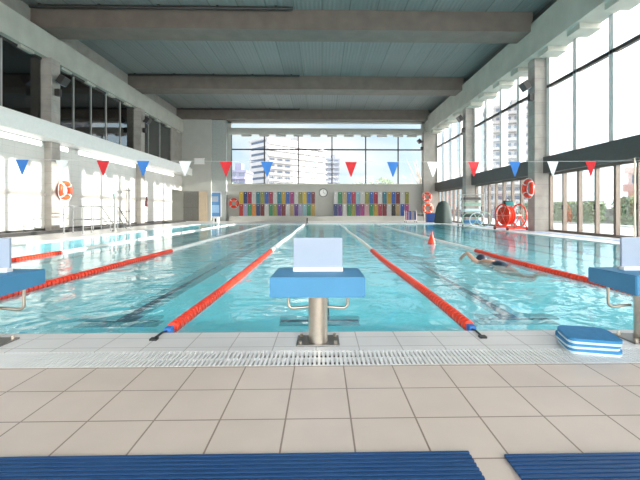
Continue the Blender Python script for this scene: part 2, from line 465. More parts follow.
# ceiling and beams
struct('ceiling', MB().box(XL - 4, XR + .5, YB - .3, YF + .3, 10.1, 10.4), M['ceiling'])
for cy in CY:
    struct('ceiling_beam', MB().box(-13.1, 9.7, cy - .3, cy + .98, 9.2, 10.1), M['beamc'])
struct('edge_beam_left', MB().box(-13.3, -12.5, YB, YF, 7.95, 9.1), M['edgebeam'])
struct('wall_left_top', MB().box(-13.3, -13.05, YB, YF, 9.1, 10.1), M['concrete'])
struct('edge_beam_right', MB().box(9.6, 10.6, YB, YF, 8.1, 9.55), M['edgebeam'])
struct('wall_right_top', MB().box(10.3, 10.9, YB, YF, 9.55, 10.1), M['concrete'])
def teeth(xa, xb, z0, z1, name):
    for i, cy in enumerate(CY[1:-1] + []):
        b = MB()
        for k in range(4):
            y = cy + 1.15 + k * 2.05
            b.box(xa, xb, y, y + 0.75, z0, z1)
        b.build(name, M['edgebeam'], kind='structure')
teeth(9.75, 10.6, 7.88, 8.1, 'trim_right_teeth')
teeth(-13.2, -12.62, 7.84, 7.95, 'trim_left_teeth')
# pipes under the ceiling
for k, (cy, x1) in enumerate(((17.9, -1.3), (26.6, -1.5), (35.3, -2.0))):
    pb = MB().cyl((-12.9, cy - .55, 10.0), (x1, cy - .55, 10.0), 0.07)
    for q in range(5): pb.box(-12.5 + q * 2.6, -12.4 + q * 2.6, cy - .62, cy - .48, 9.95, 10.1)
    tag(pb.build('ceiling_pipe', M['dark']), ('dark pipe under the ceiling along the nearest visible beam', 'dark pipe under the ceiling along the middle beam',
        'dark pipe under the ceiling along the farthest beam')[k], 'pipe')
# columns
for cy in CY[1:]:
    struct('column_right', MB().box(9.95, 10.75, cy, cy + .6, 0, 8.1, .015), M['columnc'])
for cy in CY[:-1]:
    struct('column_left', MB().box(-12.9, -12.33, cy, cy + .6, 0, 7.95, .015), M['columnc'])
# right side: solid near bays, glazed beyond
struct('wall_right_near', MB().box(10.6, 10.9, YB, 3.9, 0, 8.1), M['white'])
struct('wall_back', MB().box(-13, 10.9, YB - .3, YB, 0, .5).box(-13, 10.9, YB - .3, YB, 8, 10.1).box(-13, -10.8, YB - .3, YB, 0, 10).box(10.6, 10.9, YB - .3, YB, 0, 10), M['white'])
def bay(n, y0, y1):
    w = struct_e('window_%d' % n)
    b = MB()   # lower frame
    npan = 8; L = y1 - y0
    b.box(10.62, 10.82, y0, y1, 0, .10); b.box(10.64, 10.80, y0, y1, 2.62, 2.72)
    for k in range(npan + 1):
        y = y0 + L * k / npan; wd = .042 if k % 2 else .062
        b.box(10.64, 10.80, y - wd, y + wd, .1, 2.64)
    b.build('door_frame', M['bronze'], w)
    b = MB().box(10.35, 10.9, y0, y1, 2.72, 3.47)
    b.build('fascia', M['darkfascia'], w)
    for k in range(5):
        y = y0 + L * k / 4; y = min(max(y, y0 + .13), y1 - .13)
        MB().box(10.5, 10.84, y - .12, y - .03, 3.47, 8.1).box(10.62, 10.8, y - .03, y + .03, 3.47, 8.1).box(10.5, 10.84, y + .03, y + .12, 3.47, 8.1).build('mullion', M['mull'], w)
    MB().box(10.5, 10.64, y0, y1, 6.68, 6.82).build('transom', M['dark'], w)
    MB().box(10.70, 10.715, y0, y1, .1, 2.62).build('lower_pane', M['glass'], w)
    MB().box(10.70, 10.715, y0, y1, 3.47, 8.1).build('upper_pane', M['glass'], w)
    for k in (1, 3, 5, 7):
        y = y0 + L * k / npan
        MB().box(10.60, 10.645, y - .03, y + .03, 1.02, 1.22).build('door_handle', M['black'], w)
bay(1, 9.8, 17.9); bay(2, 18.5, 26.6); bay(3, 27.2, 35.3)
bay(11, 3.9, 9.2)  # unseen bay, glazed so that sun and sky brighten the near water
# unseen back window, added to bring sky light onto the near deck
w = struct_e('window_4')
b = MB()
for k in range(8): b.box(-10.8 + k * 3.05, -10.68 + k * 3.05, YB - .2, YB - .05, .5, 8)
b.box(-10.8, 10.6, YB - .2, YB - .05, 4.2, 4.35)
b.build('window_frame', M['mull'], w)
MB().box(-10.8, 10.6, YB - .14, YB - .13, .5, 8).build('pane', M['glass'], w)

# left wall
struct('wall_left', MB().box(-12.9, XL, YB, 32.9, 0, 4.1).box(-12.9, XL, 32.9, 35.3, 2.75, 4.1), M['walltile'])
struct('trim_ledge', MB().box(-13.2, -11.75, YB, 35.3, 4.12, 4.72).box(-13.2, -11.9, YB, 35.3, 4.72, 4.86), M['ledge'])
struct('baseboard_left', MB().box(XL, XL + .05, YB, 32.9, 0, .16), M['dark'])
struct('transom_shadow_left', MB().box(XL - .01, XL + .07, YB, 32.9, 1.66, 1.76), mat('grey transom shadow', (0.62, 0.58, 0.54), 0.5))  # the window transom's shadow line on the wall, built as a grey strip
struct('wall_store', MB().box(-15.2, -15, 32.6, 35.7, 0, 3).box(-15.2, -12.9, 32.6, 32.8, 0, 3).box(-15.2, -12.95, 35.4, 35.7, 0, 3).box(-15.2, -12.9, 32.6, 35.7, 2.8, 3).box(-15.2, -13.7, 32.6, 35.7, -.3, 0), M['wallgrey'])
# gallery behind the upper left windows
struct('wall_gallery', MB().box(-16.4, -16.2, YB, YF, 4.5, 8.3).box(-16.4, -13.0, YB, YF, 4.3, 4.7).box(-16.4, -13.1, YB, YF, 8.1, 8.4).box(-16.4, -13, YB - .2, YB, 4.5, 8.3).box(-16.4, -13, YF, YF + .2, 4.5, 8.3), M['gallery'])
def gallery_window(n, y0, y1, ms):
    w = struct_e('window_%d' % n)
    MB().box(-12.82, -12.80, y0, y1, 4.8, 7.95).build('pane', M['darkglass'], w)
    for y in ms:
        MB().box(-12.86, -12.76, y - .022, y + .022, 4.8, 7.95).build('mullion', M['mullg'], w)
    MB().box(-12.86, -12.76, y0, y1, 4.8, 4.9).box(-12.86, -12.76, y0, y1, 7.85, 7.95).build('window_frame', M['dark'], w)
gallery_window(5, 9.8, 17.9, (11.5, 13.6, 15.7))
gallery_window(6, 18.5, 26.6, (20.2, 21.7, 23.2, 24.8))
gallery_window(7, 27.2, 32.9, (28.8, 30.8))
gallery_window(8, .5 + .6, 9.2, (3.2, 5.2, 7.2))
struct('wall_left_upper', MB().box(-13.2, -12.7, 32.9, 35.3, 4.8, 7.95), M['concrete'])
# gallery handrails
for i, (y0, y1) in enumerate(((9.9, 17.8), (18.6, 26.5))):
    r = thing('handrail', ('steel handrail behind the nearest dark gallery window', 'steel handrail behind the second dark gallery window')[i], 'handrail', (-13.2, y0, 4.7))
    MB().cyl((0, 0, 1.05), (0, y1 - y0, 1.05), .03).build('rail', M['steel'], r)
    for k in range(5): MB().cyl((0, (y1 - y0) * k / 4, 0), (0, (y1 - y0) * k / 4, 1.05), .02).build('post', M['steel'], r)
# exercise machines in the gallery
def treadmill(y, lab):
    t = thing('treadmill', lab, 'treadmill', (-14.6, y, 4.7))
    MB().box(-.8, .6, -.35, .35, .05, .22, .02).build('deck', M['black'], t)
    for s in (-1, 1):
        MB().tube([(.5, s * .32, .2), (.75, s * .32, 1.2), (.2, s * .32, 1.15)], .03).build('upright', M['whiteplastic'], t)
    MB().box(.6, .85, -.35, .35, 1.15, 1.5, .03).build('console', M['whiteplastic'], t)
treadmill(20.4, 'white exercise machine behind the gallery glass, nearer of the two')
treadmill(22.0, 'white exercise machine behind the gallery glass, farther of the two')

# wall strip lights under the ledge
for i, (y0, y1) in enumerate(((10.2, 17.6), (18.75, 19.4), (20.2, 26.3), (27.5, 33))):
    t = thing('strip_light', ('long lit strip under the ledge, left of the nearest left column', 'short lit strip under the ledge, right of the nearest left column',
        'long lit strip under the ledge between the two left columns', 'lit strip under the ledge at the far end of the left wall')[i], 'light', (XL + .001, y0, 3.82))
    MB().box(0, .10, 0, y1 - y0, .02, .26, .01).build('housing', M['whiteplastic'], t)
    MB().box(.10, .13, .04, y1 - y0 - .04, .04, .24, .01).build('diffuser', M['tube'], t)

# far wall
fw = MB()
fw.box(-13, 10.9, YF, YF + .3, 0, 3.42).box(-13, -8.4, YF, YF + .3, 3.42, 8).box(9.75, 10.9, YF, YF + .3, 3.42, 8)
fw.box(-13, 10.9, YF, YF + .3, 8, 8.6).box(-13, -8.4, YF, YF + .3, 8.6, 10.1).box(9.3, 10.9, YF, YF + .3, 8.6, 10.1).box(-13, 10.9, YF, YF + .3, 9.05, 10.1)
struct('wall_far', fw, M['wallgrey'])
struct('trim_far_sill', MB().box(-8.5, 9.9, YF - .18, YF, 3.30, 3.42), M['edgebeam'])
struct('trim_far_plinth', MB().box(-8.4, 9.3, YF - .75, YF - .001, 0, .44), M['wallgrey'])
struct('trim_far_lintel', MB().box(-8.6, 9.9, YF - .35, YF, 7.98, 8.3), M['wallgrey'])
w = struct_e('window_9')
mx_ = [-8.4, -5.35, -2.2, 0.93, 4.08, 7.12, 9.7]
for x in mx_: MB().box(x - .05, x + .05, YF + .02, YF + .16, 3.42, 8).build('mullion', M['dark'], w)
MB().box(-8.4, 9.75, YF + .02, YF + .14, 6.56, 6.68).build('transom', M['dark'], w)
MB().box(-8.4, 9.75, YF + .09, YF + .10, 3.42, 8).build('pane', M['glass'], w)
b = MB()
for x in mx_[1:-1] + [-7, -3.8, -.6, 2.5, 5.6, 8.4]: b.box(x - .45, x + .45, YF - .05, YF + .2, 7.82, 8.0)
b.build('bracket', M['wallgrey'], w)
w = struct_e('window_10')
MB().box(-8.4, 9.3, YF + .1, YF + .11, 8.6, 9.05).build('pane', M['glass'], w)
# corner block at the far left and slim pillar beside it
struct('wall_corner', MB().box(-13, -10.05, 35.3, YF, 0, 10.1), M['wallgrey'])
struct('wall_corner_pillar', MB().box(-10.05, -8.75, 35.5, YF, 0, 10.1), mat('pale blue grey wall paint', (0.38, 0.41, 0.40), 0.6))
struct('column_far_corner', MB().box(9.3, 10.6, 35.2, YF, 0, 8.2), M['concrete'])

# ------------------------------------------------------------------ outside
struct('ground', MB().box(-300, 10.9, 36.4, 500, -.5, -.1).box(11.2, 400, -60, 500, -.5, -.1), M['pave'])
def apartment(name, label, cat, loc, rz, w, d, h, wallm, nfl, nbay, base_off=0, band=None):
    t = thing(name, label, cat, loc, rz)
    MB().box(-w / 2, w / 2, 0, d, 0, h).build('wall', wallm, t)
    MB().box(-w / 2 - .3, w / 2 + .3, -.3, d + .3, h, h + .8).build('roof', wallm, t)
    MB().box(w * .1, w * .3, d * .3, d * .7, h + .8, h + 3.5).build('roof_house', wallm, t)
    fh = h / nfl
    for k in range(nfl):
        z = fh * k
        if z + fh < 4: continue
        bm = MB().box(-w / 2, w / 2, -1.1, 0, z + fh * .15, z + fh * .5)
        bm.build('balcony', band or wallm, t)
        for q in range(nbay):
            x0 = -w / 2 + w * (q + .18) / nbay; x1 = -w / 2 + w * (q + .82) / nbay
            MB().box(x0, x1, -.06, .02, z + fh * .5, z + fh * .93).build('window', M['bglass'], t)
        MB().box(-w / 2 - .06, -w / 2 + .02, d * .12, d * .88, z + fh * .5, z + fh * .9).build('window', M['bglass'], t)
    return t
apartment('apartment_block', 'large white apartment block with rows of balconies beyond the far window', 'building', (-9.75, 160.5, 0), R(43), 30.6, 13, 28.6, M['bwhite'], 12, 8)
apartment('apartment_tower', 'grey tower block right of the white apartment block', 'building', (5.0, 230, 0), R(4), 11, 12, 31, M['bgrey'], 11, 3)
apartment('low_building', 'low mauve building at the left edge of the far window', 'building', (-31, 130, 0), R(-5), 11, 9, 13.5, M['bpurple'], 5, 4)
apartment('office_building', 'pale banded building seen through the upper right glazing', 'building', (67, 138, 0), R(-20), 15, 12, 38, M['bwhite'], 12, 5, band=M['bwhite'])
apartment('brick_building', 'low pink brick building beyond the right terrace', 'building', (48, 42, 0), R(-70), 26, 10, 6.2, M['bpink'], 2, 8, band=M['bband'])
def tree(x, y, h, r, label, seed, leafm=None, bare=False):
    rnd = random.Random(seed)
    t = thing('tree', label, 'tree', (x, y, -.1), group='trees beyond the far window')
    b = MB(); b.cyl((0, 0, 0), (0, 0, h * .55), r * .08, r * .05, 8)
    for k in range(9):
        a = rnd.random() * 6.28; rr = r * rnd.uniform(.4, .8)
        b.cyl((0, 0, h * rnd.uniform(.3, .5)), (rr * math.cos(a), rr * math.sin(a), h * rnd.uniform(.65, .98)), r * .035, r * .012, 6)
    b.build('trunk', M['bark'], t)
    bm = MB()
    for k in range(260 if not bare else 90):
        a = rnd.random() * 6.28; u = rnd.random() ** .5; zz = rnd.uniform(-1, 1)
        rr = r * u * math.sqrt(max(0, 1 - zz * zz))
        c = Vector((rr * math.cos(a), rr * math.sin(a), h * .68 + zz * h * .3))
        s_ = r * (.13 if not bare else .06)
        vs = [bm.bm.verts.new(c + Vector((rnd.uniform(-1, 1), rnd.uniform(-1, 1), rnd.uniform(-1, 1))) * s_) for _ in range(4)]
        for f in ((0, 1, 2), (0, 2, 3), (0, 3, 1), (1, 3, 2)): bm.bm.faces.new([vs[i] for i in f])
    bm.build('foliage', leafm or M['hedge'], t)
pale = mat('pale winter twigs', (0.48, 0.47, 0.44), 0.9, vary=.2)
tree(27, 105, 16, 6, 'pale bare tree seen through the rightmost far pane', 3, pale, True)
tree(20.5, 130, 12, 5, 'dim green tree low in the far window, beside the pale bare tree', 4)
tree(13.5, 140, 11, 5, 'dim green tree low in the middle of the far window', 5)
tree(-27, 108, 9, 4, 'dim tree before the low mauve building', 8)
# hedge and terrace wall
def hedge(x0, x1, y0, y1, h, label):
    bm = MB(); rnd = random.Random(int(y0 * 7))
    n = 900
    bm.box(x0 + .12, x1 - .12, y0 + .12, y1 - .12, 0, h - .12)
    for k in range(n):
        c = Vector((rnd.uniform(x0, x1), rnd.uniform(y0, y1), rnd.uniform(0.05, h)))
        ax = rnd.randrange(3)
        if ax == 0: c.x = x0 if rnd.random() < .6 else x1
        elif ax == 1: c.z = h
        else: c.y = y0 if rnd.random() < .5 else y1
        vs = [bm.bm.verts.new(c + Vector((rnd.uniform(-1, 1), rnd.uniform(-1, 1), rnd.uniform(-1, 1))) * .17) for _ in range(4)]
        for f in ((0, 1, 2), (0, 2, 3), (0, 3, 1), (1, 3, 2)): bm.bm.faces.new([vs[i] for i in f])
    return tag(bm.build('hedge', M['hedge']), label, 'hedge')
hedge(19.5, 20.6, 19, 25.5, 1.75, 'clipped green hedge on the terrace, nearest beyond the doors')
hedge(20.5, 21.6, 29, 40, 1.6, 'clipped green hedge on the terrace, farther along')
struct('wall_terrace', MB().box(23, 23.3, 8, 80, -.1, 1.1), M['bwhite'])

# ------------------------------------------------------------------ starting blocks
def starting_block(x, label):
    t = thing('starting_block', label, 'starting block', (x, 2.93, 0), 0, 'starting blocks on the near pool edge')
    # platform: slightly tapered wedge, lower towards the swimmer
    b = MB()
    x0, x1 = -.325, .325; y0, y1 = -.31, .18
    b.extr([(x0, y0, .405), (x0, y1, .42), (x0, y1, .535), (x0, y0, .545)], (x1 - x0, 0, 0))
    bmesh.ops.bevel(b.bm, geom=b.bm.edges[:], offset=.007, segments=2, affect='EDGES')
    pl = b.build('platform', M['blue'], t, True)
    b = MB()
    for k in range(9): b.box(x0 + .03, x1 - .03, y0 + .06 + k * .045, y0 + .075 + k * .045, .5375, .5445 - .0009 * k * 1.0)
    b.build('grip_ridge', M['blue'], pl)
    b = MB().cyl((0, 0, .012), (0, 0, .42), .072, seg=28)
    b.build('post', M['steel'], t, True)
    MB().cyl((0, 0, .36), (0, 0, .408), .085, seg=28).build('collar', M['steeldark'], t, True)
    b = MB().box(-.16, .16, -.10, .13, 0, .012, .003)
    bp = b.build('base_plate', M['steeldark'], t)
    for sx in (-1, 1):
        for yy in (-.075, .10):
            MB().cyl((sx * .13, yy, .012), (sx * .13, yy, .034), .014, seg=6).build('bolt', M['steel'], bp)
    for sx in (-1, 1):
        pts = [(sx * .05, .08, .25), (sx * .18, .08, .24)]
        for k in range(7):
            a = -PI / 2 + PI / 2 * k / 6
            pts.append((sx * (.195 + .035 * math.cos(a)), .08, .275 + .035 * math.sin(a)))
        pts += [(sx * .231, .08, .43)]
        MB().tube(pts, .0115).build('grab_handle', M['steel'], t, True)
    # upright plate on top
    b = MB().box(-.185, .185, -.002, .02, .545, .79, .006)
    bd = b.build('lane_board', M['board'], t)
    MB().box(-.187, .187, -.028, .03, .538, .568, .004).build('board_foot', M['whiteplastic'], bd)
    return t
starting_block(-.03, 'blue starting block on a steel post, in the middle of the near edge')
starting_block(-2.51, 'blue starting block cut off by the left edge of the picture')
starting_block(2.49, 'blue starting block at the right, behind the stack of kickboards')

# ------------------------------------------------------------------ lane ropes
RZ = -0.022
def lane_rope(x, label, wob=0.0, red_end=9.7, seed=0):
    rnd = random.Random(seed)
    t = thing('lane_rope', label, 'lane rope', (x, PY0, 0), 0, 'lane ropes across the pool')
    def cx_(y): return wob * math.sin((y - PY0) * 1.1) * (1 if y < 11 else .4) + .02 * math.sin(y * .7 + seed)
    def floats(y0, y1, m, name):
        b = MB(); y = y0; seg = 14
        while y < y1:
            L = .075; r = .052
            c0 = Vector((cx_(y), y - PY0, RZ)); c1 = Vector((cx_(y + L), y + L - PY0, RZ))
            d = (c1 - c0).normalized()
            b.lathe([(.018, 0), (r * .9, .006), (r, .016), (r, L - .022), (r * .9, L - .012), (.018, L - .006)], c0, d, seg)
            y += L + .008
        return b.build(name, m, t, True, **({'label': name.replace('_', ' ')} if 0 else {}))
    o = floats(PY0 + .19, red_end, M['red'], 'red_floats'); o['kind'] = 'stuff'; o['label'] = 'red float discs at the near end'
    o = floats(red_end, PY1 - .12, M['floatwhite'], 'white_floats'); o['kind'] = 'stuff'; o['label'] = 'white float discs'
    MB().tube([(cx_(y), y - PY0, RZ) for y in [PY0 + .02 + k * .5 for k in range(51)] if y < PY1], .006, 6).build('cable', M['steeldark'], t)
    # tensioner and anchor at the near wall
    MB().tube([(cx_(PY0 + .16), .17, RZ), (-.005, .06, -.005), (-.01, -.03, .012), (-.015, -.16, .01)], .008, 8).build('strap', M['black'], t)
    MB().box(-.028, .028, .05, .13, -.03, .02, .008).build('tensioner', M['flagblue'], t, label='blue tensioner')
    MB().box(-.04, .015, -.20, -.15, 0, .016, .005).build('anchor_clip', M['black'], t)
    return t
names = {-3: 'red and white lane rope nearest the left pool side', -2: 'red and white lane rope passing behind the left starting block',
         -1: 'red and white lane rope just left of the middle starting block', 1: 'red and white lane rope just right of the middle starting block',
         2: 'red and white lane rope passing behind the right starting block', 3: 'red and white lane rope nearest the right pool side'}
for k, x in ((-3, -6.28), (-2, -3.78), (-1, -1.28), (1, 1.27), (2, 3.84)):
    lane_rope(x, names[k], .035 if k == 2 else .008, {2: 9.6, -3: 9.35}.get(k, 9.7), k + 4)

# ------------------------------------------------------------------ near deck: mats and kickboards
def mat_rug(x0, x1, y0, y1, label):
    t = thing('ribbed_mat', label, 'mat', ((x0 + x1) / 2, (y0 + y1) / 2, 0), 0, 'blue ribbed mats on the tiles')
    hw, hd = (x1 - x0) / 2, (y1 - y0) / 2
    b = MB(); y = -hd
    while y < hd - .01:
        b.box(-hw, hw, y, y + .0145, .004, .015, .003); y += .0245
    b.build('ribs', M['navy'], t, kind='stuff')
    b = MB(); k = -hw + .004
    while k < hw: b.box(k, k + .012, -hd, hd - .006, .0, .007); k += .09
    b.box(hw - .016, hw - .004, -hd, hd - .006, 0, .007)
    b.build('backing', M['navyd'], t)
mat_rug(-2.6, .60, .75, 1.585, 'blue ribbed rubber mat filling the lower left foreground')
mat_rug(.735, 3.2, .75, 1.55, 'blue ribbed rubber mat at the lower right corner')

def kb_outline():
    P = []
    for (cx, cy, r, a0) in ((.12, .07, .10, 0), (-.12, .07, .10, 90), (-.155, -.10, .065, 180), (.155, -.10, .065, 270)):
        for k in range(7):
            a = R(a0 + 15 * k); P.append((cx + r * math.cos(a), cy + r * math.sin(a)))
    return P
labels = ['blue kickboard at the bottom of the stack by the right starting block', 'blue kickboard in the middle of the stack of three',
          'blue kickboard on top of the stack by the right starting block']
kb0 = None
for k in range(3):
    loc = (1.925 + (.006, -.004, .003, -.002)[k], 2.775 + (.0, .006, -.004, .003)[k], .0362 * k); rz = R((-2, 1, -1, 2)[k] - 14)
    if kb0 is None:
        kb0 = thing('kickboard', labels[0], 'kickboard', loc, rz, 'kickboards in the stack')
        P = [(x * .78, y * 1.0) for x, y in kb_outline()]
        MB().prism([(x * .985, y * .985) for x, y in P], 0, .0165).build('lower_layer', M['foamwhite'], kb0, label='pale foam underside')
        MB().prism(P, .0166, .036).build('upper_layer', M['foamblue'], kb0)
    else: dup(kb0, loc, labels[k], rz)

# ------------------------------------------------------------------ backstroke flags
FY = 10.75
fx = [(22, 'b'), (62, 'w'), (103, 'r'), (143, 'b'), (185, 'w'), (226, 'r'), (267, 'b'), (310, 'w'), (351, 'r'), (393, 'b'), (433, 'w'), (474, 'r'), (515, 'b'), (553, 'w'), (591, 'r')]
t = thing('flag_post', 'slim steel flag post on the right deck', 'post', (9.0, FY + .2, 0), group='backstroke flag posts')
MB().cyl((0, 0, 0), (0, 0, 2.5), .024, seg=12).build('pole', M['steel'], t, True)
MB().cyl((0, 0, 0), (0, 0, .06), .08, .06, seg=16).build('base', M['steeldark'], t, True)
MB().torus((0, 0, 2.45), (1, 0, 0), .04, .01).build('hook', M['black'], t, True)
t2 = dup(t, (-9.1, FY + .2, 0), 'slim steel flag post on the left deck, outside the picture edge')
def sag(x): return 2.34 + .05 * (x / 9.0) ** 2
tag(MB().tube([(x, FY, sag(x)) for x in [-9.1 + 18.1 * k / 40 for k in range(41)]], .004, 6).build('flag_line', M['whiteplastic']), 'thin white cord strung across the pool carrying the pennants', 'cord')
cn = {'b': 'blue', 'w': 'white', 'r': 'red'}
ordn = ['first', 'second', 'third', 'fourth', 'fifth']
cnt = {'b': 0, 'w': 0, 'r': 0}
flags = {}
for px, c in fx:
    X = (px - 330.1) / 387 * FY / 1.0 + FY * .0209 + (px - 330.1) / 387 * (px - 330.1) / 387 * FY * .0209
    z = sag(X)
    key = c
    cnt[c] += 1
    if c not in flags:
        b = MB()
        n = 6
        front, back = [], []
        poly = [(-.165, 0), (.165, 0), (.012, -.41), (-.012, -.41)]
        vsf = [b.bm.verts.new((x, -.004 + .015 * math.sin(x * 12), zz)) for x, zz in poly]
        vsb = [b.bm.verts.new((x, .004 + .015 * math.sin(x * 12), zz)) for x, zz in poly]
        b.bm.faces.new(vsf); b.bm.faces.new(vsb[::-1])
        for i in range(4): b.bm.faces.new((vsf[i], vsb[i], vsb[(i + 1) % 4], vsf[(i + 1) % 4]))
        o = b.build('pennant', M[{'b': 'flagblue', 'w': 'flagwhite', 'r': 'flagred'}[c]])
        flags[c] = o
    else:
        o = flags[c].copy(); COL.objects.link(o)
    o.location = (X, FY, z - .006)
    tag(o, '%s triangular pennant on the cord, %s %s one from the left' % (cn[c], ordn[cnt[c] - 1], cn[c]), 'pennant', 'backstroke pennants')

# ------------------------------------------------------------------ lifebuoys
def lifebuoy(loc, axis, r, label, m=M['orange']):
    t = thing('lifebuoy', label, 'lifebuoy', loc, 0, 'lifebuoys')
    MB().torus((0, 0, 0), axis, r * .76, r * .24, seg=36, sub=12).build('ring', m, t, True)
    for k in range(4):
        a0 = PI / 4 + k * PI / 2 - .16
        MB().torus((0, 0, 0), axis, r * .76, r * .25, a0 + .06, a0 + .24, seg=6, sub=12).build('band', M['whiteplastic'], t, True)
    q = Vector(axis).to_track_quat('Z', 'Y')
    pts = [q @ Vector(((r * 1.04 + .04 * abs(math.sin(2 * a))) * math.cos(a), (r * 1.04 + .04 * abs(math.sin(2 * a))) * math.sin(a), 0)) for a in [2 * PI * k / 48 for k in range(48)]]
    MB().tube(pts, .012, 6, True).build('grab_line', M['whiteplastic'], t, True)
    # wall hook
    n = -Vector(axis)
    MB().cyl(Vector((0, 0, r * .62)), Vector((0, 0, r * .62)) - Vector(axis) * (r * .26 + .02), .02, seg=8).build('hook', M['steeldark'], t)
    return t
lifebuoy((-12.18, 18.62, 1.93), (1, 0, 0), .46, 'orange lifebuoy hung on the nearest left column')
lifebuoy((9.8, 18.2, 2.02), (-1, 0, 0), .46, 'red lifebuoy hung on the nearest right column', M['red'])
lifebuoy((-8.12, 35.84, 1.62), (0, -1, 0), .46, 'red lifebuoy on the far wall left of the lockers', M['red'])
lifebuoy((9.55, 35.05, 2.2), (0, -1, 0), .42, 'red lifebuoy on the far right corner, the upper one', M['red'])
lifebuoy((9.62, 35.05, 1.15), (0, -1, 0), .48, 'bright orange lifebuoy on the far right corner, the lower one')

# ------------------------------------------------------------------ flood lights and speakers on the columns
def floodlight(loc, side, label):
    t = thing('floodlight', label, 'light', loc, 0, 'floodlights on the columns')
    MB().box(0, side * .12, -.05, .05, -.06, .06).build('bracket', M['black'], t)
    b = MB().box(-.14, .14, -.22, .22, -.2, .2, .02)
    h = b.build('housing', M['dark'], t)
    h.location = (side * .3, 0, .05); h.rotation_euler = (0, R(35) * side, 0)
    g_ = MB().box(-.12, .12, -.2, .2, -.01, .01).build('front_glass', M['board'], h); g_.location = (0, 0, -.205)
def speaker(loc, side, label):
    t = thing('loudspeaker', label, 'loudspeaker', loc, 0, 'loudspeakers on the columns')
    MB().box(0, side * .14, -.03, .03, -.03, .03).build('bracket', M['black'], t)
    b = MB().box(side * .12 - .09, side * .12 + .13, -.1, .1, -.2, .12, .02); b.build('cabinet', M['dark'], t)
floodlight((9.95, 18.2, 6.85), -1, 'dark floodlight high on the nearest right column')
floodlight((9.95, 26.9, 7.35), -1, 'dark floodlight high on the second right column')
speaker((9.95, 26.75, 6.6), -1, 'small dark loudspeaker on the second right column')
speaker((9.95, 18.05, 6.35), -1, 'small dark loudspeaker on the nearest right column')
floodlight((-12.3, 18.2, 6.95), 1, 'dark floodlight high on the nearest left column')
speaker((-12.3, 18.1, 6.45), 1, 'small dark loudspeaker on the nearest left column')
floodlight((-12.3, 26.9, 7.1), 1, 'dark floodlight high on the second left column')
speaker((-12.3, 26.8, 6.5), 1, 'small dark loudspeaker on the second left column')
floodlight((9.3, 35.6, 7.3), -1, 'dark floodlight on the far right corner column')
speaker((9.3, 35.5, 6.7), -1, 'small dark loudspeaker on the far right corner column')

# ------------------------------------------------------------------ lockers
PAL = {'yellow': (.75, .52, .04), 'red': (.55, .02, .02), 'crimson': (.42, .01, .06), 'white': (.72, .72, .72), 'pink': (.7, .42, .45),
       'navy': (.01, .04, .18), 'blue': (.03, .12, .48), 'teal': (.02, .22, .30), 'green': (.02, .26, .10), 'olive': (.30, .30, .04),
       'purple': (.13, .03, .28), 'lavender': (.45, .42, .66), 'orange': (.72, .26, .03), 'maroon': (.20, .01, .02), 'tan': (.48, .36, .18),
       'gold': (.55, .36, .04), 'black': (.02, .02, .02), 'cyan': (.30, .58, .66), 'magenta': (.40, .03, .22)}
for k, v in PAL.items(): M['lk_' + k] = mat(k + ' locker paint', tuple(c * .52 for c in v), .4)
LU = 'yellow navy crimson white teal olive blue crimson white teal gold blue magenta white olive yellow blue maroon'.split()
LL = 'red lavender green orange navy maroon white green olive purple maroon white tan purple lavender cyan green gold'.split()
RU = 'white green tan blue crimson cyan white olive blue crimson white teal gold blue maroon white olive'.split()
RL = 'navy purple white green olive purple magenta pink green gold crimson maroon white black tan blue magenta'.split()
numw = 'first second third fourth fifth sixth seventh eighth ninth tenth eleventh twelfth thirteenth fourteenth fifteenth sixteenth seventeenth eighteenth'.split()
def locker_bank(x0, x1, U, Lw, side):
    n = len(U); w_ = (x1 - x0) / n
    for i in range(n):
        t = thing('locker', 'locker, %s door over %s door, %s from the left in the %s bank' % (U[i], Lw[i], numw[i], side), 'locker',
                  (x0 + w_ * (i + .5), YF - .38, .44), 0, 'two-door lockers along the far wall')
        h = w_ / 2 - .004
        MB().box(-h, h, -.2, .3, 0, 2.24).build('body', M['wallgrey'], t)
        for z0, z1, c in ((.03, 1.10, Lw[i]), (1.13, 2.21, U[i])):
            d = MB().box(-h + .015, h - .015, -.222, -.201, z0, z1, .004).build('door', M['lk_' + c], t, label=c + ' door')
            MB().box(h - .07, h - .045, -.24, -.222, (z0 + z1) / 2 - .05, (z0 + z1) / 2 + .05).build('door_handle', M['steeldark'], d)
            MB().box(-.03, .03, -.226, -.2225, z1 - .16, z1 - .10).build('number_plate', M['whiteplastic'], d)
locker_bank(-7.55, -.62, LU, LL, 'left')
locker_bank(1.05, 8.0, RU, RL, 'right')
# clock
t = thing('wall_clock', 'round white wall clock between the two banks of lockers', 'clock', (.12, YF - .03, 2.6))
MB().lathe([(.36, 0), (.40, .01), (.40, .05), (.345, .06), (.345, .04)], (0, 0, 0), (0, -1, 0), 40).build('case', M['dark'], t, True)
MB().lathe([(.34, .0), (.34, .045)], (0, 0, 0), (0, -1, 0), 40).build('face', M['whiteplastic'], t, True)
MB().box(-.012, .012, -.058, -.05, -.02, .27).build('minute_hand', M['black'], t)
b = MB().box(-.015, .015, -.062, -.055, -.02, .18).build('hour_hand', M['black'], t); b.rotation_euler = (0, R(110), 0)
for k in range(12):
    a = k * PI / 6
    MB().box(.29 * math.sin(a) - .012, .29 * math.sin(a) + .012, -.052, -.044, .29 * math.cos(a) - .012, .29 * math.cos(a) + .012).build('hour_mark', M['black'], t)
